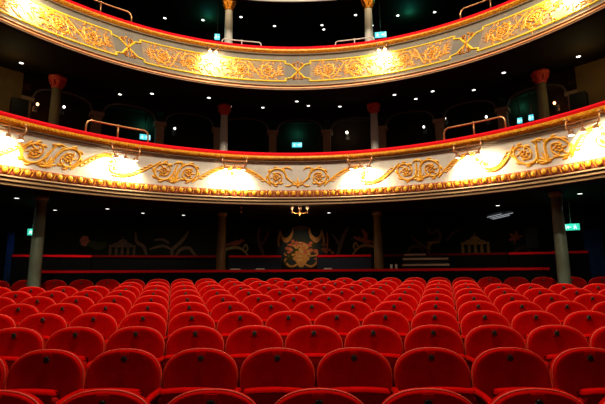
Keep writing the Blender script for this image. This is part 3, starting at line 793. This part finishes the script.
bm = bmesh.new(); ball(bm, (0,0,-.05), .028); ball(bm, (0,0,-.15), .026); obj('glass_balls', bm, 'glass', t, True)
t = thing('strip_light', 'three parallel pale strip lamps in the ceiling under the right balcony', 'ceiling light', (5.45, 12.0, 3.10), .12)
bm = bmesh.new(); box(bm, -.36, .36, -.8, .8, 0, .02); obj('tray', bm, 'metal', t)
for k, (x, y0, y1) in enumerate([(-.2, -.45, .25), (0, -.65, .45), (.18, -.2, .65)]):
    bm = bmesh.new(); tube(bm, [(x, y0, -.03), (x, y1, -.03)], .012, 6); obj('lamp_tube', bm, 'striplamp', t)

# ------------------------------------------------------------------ loudspeakers and rail-top things
t = thing('loudspeaker', 'black loudspeaker on a pole stand against the right back wall', 'speaker', polar(19.2, .336, WCY, .95), -.336)
bm = bmesh.new(); box(bm, -.15, .15, -.14, .14, 1.25, 1.82); obj('cabinet', bm, 'metal', t)
bm = bmesh.new(); tube(bm, [(0,0,0),(0,0,1.25)], .02, 8)
obj('pole', bm, 'metal', t)
for k in range(3):
    a = 2*pi*k/3; bm = bmesh.new(); tube(bm, [(0,0,.5),(.3*cos(a),.3*sin(a),.01)], .012, 6); obj('leg', bm, 'metal', t)
for s, n in ((-1, 'left'), (1, 'right')):
    p = polar(8.6, s*.812, UCY, 5.02)
    t = thing('loudspeaker', f'dark box loudspeaker on the {n} side wall above the lower balcony', 'speaker', p, -s*.775)
    bm = bmesh.new(); box(bm, -.16, .16, -.12, .12, -.0, .42); obj('cabinet', bm, 'metal', t)
    bm = bmesh.new(); box(bm, -.03, .03, .12, .37, .15, .25); obj('bracket', bm, 'metal', t)
for i, (th, w_, lb) in enumerate([(-.094, .14, 'white folded programme on the rear rail below the orange painted bird'), (-.058, .12, 'flat white programme on the rear rail nearer the urn'), (.041, .11, 'white paper on the rear rail right of the urn')]):
    p = polar(17.24, th, WCY, 1.657)
    t = thing('programme', lb, 'paper', p, -th)
    bm = bmesh.new(); box(bm, -w_, w_, -.06, .06, 0, .008); v = box(bm, -w_*.8, w_*.9, -.05, .05, .008, .03); obj('pages', bm, 'paper', t)
t = thing('stacked_ledges', 'dark block of pale edged ledges standing on the right of rear rail', 'ledge', polar(17.45, .182, WCY, .95), -.182)
bm = bmesh.new(); box(bm, -.54, .54, .02, .4, 0, 1.04); obj('cabinet_body', bm, 'metal', t)
for z, e in ((.82, .56), (.97, .54), (1.08, .50)):
    bm = bmesh.new(); box(bm, -e, e, .02, .38, z-.10, z-.045); o = obj('dark_shelf', bm, 'metal', t)
    bm = bmesh.new(); box(bm, -e-.01, e+.01-(.5 if z > 1 else 0), -.01, .39, z-.045, z); obj('pale_slat', bm, 'slats', t)
for i, (th, lb) in enumerate([(.133, 'left of two drinking glasses on the rear rail beside the ledges'), (.140, 'right of two drinking glasses on the rear rail beside the ledges')]):
    bm = bmesh.new(); p = polar(17.25, th, WCY, 1.656); lathe(bm, [(.025,0),(.028,.01),(.034,.11),(.031,.11),(.024,.012)], n=12)
    o = obj('drinking_glass', bm, 'glass', None, True); o.location = p; tag(o, lb, 'glass', 'glasses on the rear rail')

# ------------------------------------------------------------------ theatre seats
def arch(half, zt, zsh, zb, tap, n=26):
    "closed outline of a round-topped back, as (x, z), going round from bottom left"
    pts = [(-half*tap, zb), (-half*(tap+1)/2, (zb+zsh)/2)]
    for k in range(n+1):
        a = pi - pi*k/n; c, s_ = cos(a), sin(a); e = 2/2.35
        pts.append((half*math.copysign(abs(c)**e, c), zsh+(zt-zsh)*abs(s_)**e))
    pts += [(half*(tap+1)/2, (zb+zsh)/2), (half*tap, zb)]
    return pts
REC = .10
def rec(x, y, z): return (x, y+(z-.78)*REC, z)
def seat_proto():
    t = thing('theatre_seat', 'red', 'seat', (0, 0, -9))
    out = arch(.249, .834, .652, .33, .93)
    bm = bmesh.new(); cx_, cz = 0, .58; rings = []
    for sc_, y in ((1.0, .045), (1.0, .012), (.99, -.006), (.977, -.013), (.95, -.016), (.85, -.011), (.6, .0), (.3, .004)):
        rings.append([bm.verts.new(rec(cx_+(x-cx_)*sc_, y, cz+(z-cz)*sc_)) for x, z in out])
    N = len(out)
    for i in range(len(rings)-1):
        for k in range(N): bm.faces.new([rings[i][k], rings[i][(k+1)%N], rings[i+1][(k+1)%N], rings[i+1][k]])
    bm.faces.new(rings[-1]); bm.faces.new(rings[0])
    back = obj('backrest', bm, 'velvet', t, True)
    bm = bmesh.new(); tube(bm, [rec(x*1.0, .004, z+.001) for x, z in out[1:-1]], .0062, 6); obj('piping', bm, 'piping', back, True)
    # stitched tab carrying the number plate
    bm = bmesh.new(); rows = []
    for z, y in ((.835,.03),(.8375,.008),(.830,-.007),(.818,-.0155),(.80,-.0165),(.755,-.0125),(.752,-.006)):
        rows.append([bm.verts.new(rec(x, y-dy, z)) for x, dy in ((-.033,-.004),(-.031,.002),(.031,.002),(.033,-.004))])
    for i in range(len(rows)-1):
        for k in range(3): bm.faces.new([rows[i][k], rows[i][k+1], rows[i+1][k+1], rows[i+1][k]])
    obj('stitched_tab', bm, 'velvet', back)
    bm = bmesh.new()
    for s in (-1, 1): tube(bm, [rec(s*.032, y-.002, z) for z, y in ((.837,.01),(.830,-.006),(.818,-.014),(.80,-.0155),(.755,-.0125))], .0016, 5)
    obj('seam', bm, 'velvet', back)
    bm = bmesh.new(); n = 16
    def star(r0, r1, y): return [bm.verts.new(rec((r0 if k % 2 == 0 else r1)*cos(2*pi*k/n), y, .775+(r0 if k % 2 == 0 else r1)*sin(2*pi*k/n))) for k in range(n)]
    a, b, c = star(.024, .0185, -.012), star(.024, .0185, -.0195), star(.018, .014, -.0215)
    for k in range(n):
        q = (k+1) % n; bm.faces.new([a[k], a[q], b[q], b[k]]); bm.faces.new([b[k], b[q], c[q], c[k]])
    bm.faces.new(c); pl = obj('number_plate', bm, 'plate', back)
    bm = bmesh.new(); tube(bm, [rec(.010*cos(2*pi*k/10), -.022, .775+.010*sin(2*pi*k/10)) for k in range(11)], .0014, 4)
    obj('plate_ring', bm, 'plate_mark', pl)
    # tipped-up cushion: narrow velvet ledge on top, dark underside facing the stage
    bm = bmesh.new(); N = 22; rows = []
    for i in range(N+1):
        x = -1+2*i/N; w_ = .205*x; dz = -.012*abs(x)**2-.035*max(0, abs(x)-.9)/.1*.5; q = 1-.25*max(0, abs(x)-.9)/.1
        rows.append([bm.verts.new((w_, y, z)) for y, z in ((-.205, .40), (-.205, .62+dz), (-.210, .634+dz), (-.225, .642+dz), (-.255*q, .642+dz), (-.272*q, .636+dz), (-.275*q, .62+dz))])
    for i in range(N):
        for k in range(6): bm.faces.new([rows[i][k], rows[i+1][k], rows[i+1][k+1], rows[i][k+1]])
    bm.faces.new(rows[0]); bm.faces.new(rows[-1])
    cu = obj('seat_cushion', bm, 'velvet', t, True)
    bm = bmesh.new(); rows = []
    for i in range(N+1):
        x = -1+2*i/N; w_ = .205*x*.98; dz = -.012*abs(x)**2-.035*max(0, abs(x)-.9)/.1*.5; q = 1-.25*max(0, abs(x)-.9)/.1
        rows.append([bm.verts.new((w_, y, z)) for y, z in ((-.270*q, .622+dz), (-.262, .56), (-.235, .45), (-.19, .36), (-.17, .40), (-.21, .58))])
    for i in range(N):
        for k in range(6): bm.faces.new([rows[i][k], rows[i+1][k], rows[i+1][(k+1)%6], rows[i][(k+1)%6]])
    bm.faces.new(rows[0]); bm.faces.new(rows[-1])
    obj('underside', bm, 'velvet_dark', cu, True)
    # shared armrest and cast standard on the right-hand side
    bm = bmesh.new()
    prof = [(-.028,0),(-.026,.018),(-.014,.028),(.014,.028),(.026,.018),(.028,0)]
    rows = [[bm.verts.new((.26+x*s_*.8, y, .565+z_*s_+zz)) for x, z_ in prof] for y, s_, zz in ((-.03,1,.0),(-.22,1,.006),(-.31,1,0),(-.345,.9,-.008),(-.355,.4,-.012))]
    for i in range(len(rows)-1):
        for k in range(6): bm.faces.new([rows[i][k], rows[i+1][k], rows[i+1][(k+1)%6], rows[i][(k+1)%6]])
    bm.faces.new(rows[0]); bm.faces.new(rows[-1])
    obj('armrest', bm, 'velvet', t, True)
    bm = bmesh.new(); box(bm, .245, .275, -.30, -.02, .03, .565); box(bm, .237, .262, -.30, .06, 0, .03)
    obj('standard', bm, 'standard', t)
    bm = bmesh.new(); box(bm, -.245, .245, -.12, -.08, .33, .38); box(bm, -.262, -.245, -.14, .0, .30, .40); obj('pivot_bar', bm, 'standard', t)
    return t
proto_seat = seat_proto(); first = True
RAD = [60, 45, 36, 30, 26, 22, 19, 17.5, 16.5, 16]
SP = .52
rown = ['nearest row', 'second row from the front', 'third row from the front', 'fourth row from the front', 'fifth row from the front', 'sixth row from the front',
        'fourth row from the back', 'third row from the back', 'row in front of the last', 'last row under the balcony']
for k in range(10):
    Y0 = 2.25+.88*k; R = RAD[k]; cy = Y0-R
    spots = []
    for i in range(-16, 17):
        s_ = (i+(.5 if k % 2 == 0 else 0))*SP; th = s_/R
        p = polar(R, th, cy); p.z = ground(Y0)
        px, py = project((p.x, p.y, p.z+.75))
        sp = SP/2*FPX/max(.5, p.y)
        if px+sp < 0 or px-sp > 605: continue
        if k == 8 and abs(p.x) > 3.8: continue            # this row stops short of the iron columns
        p.x -= .01; spots.append((p, th))
    for n_, (p, th) in enumerate(spots):
        lb = f'red velvet theatre seat, {ordn(n_+1)} from left in the {rown[k]}'
        if first: o = proto_seat; first = False; o.location = p; o.rotation_euler = (0, 0, -th); o['label'] = lb; o['group'] = 'red theatre seats in rows'
        else: o = dup(proto_seat, p, -th, lb, 'red theatre seats in rows')
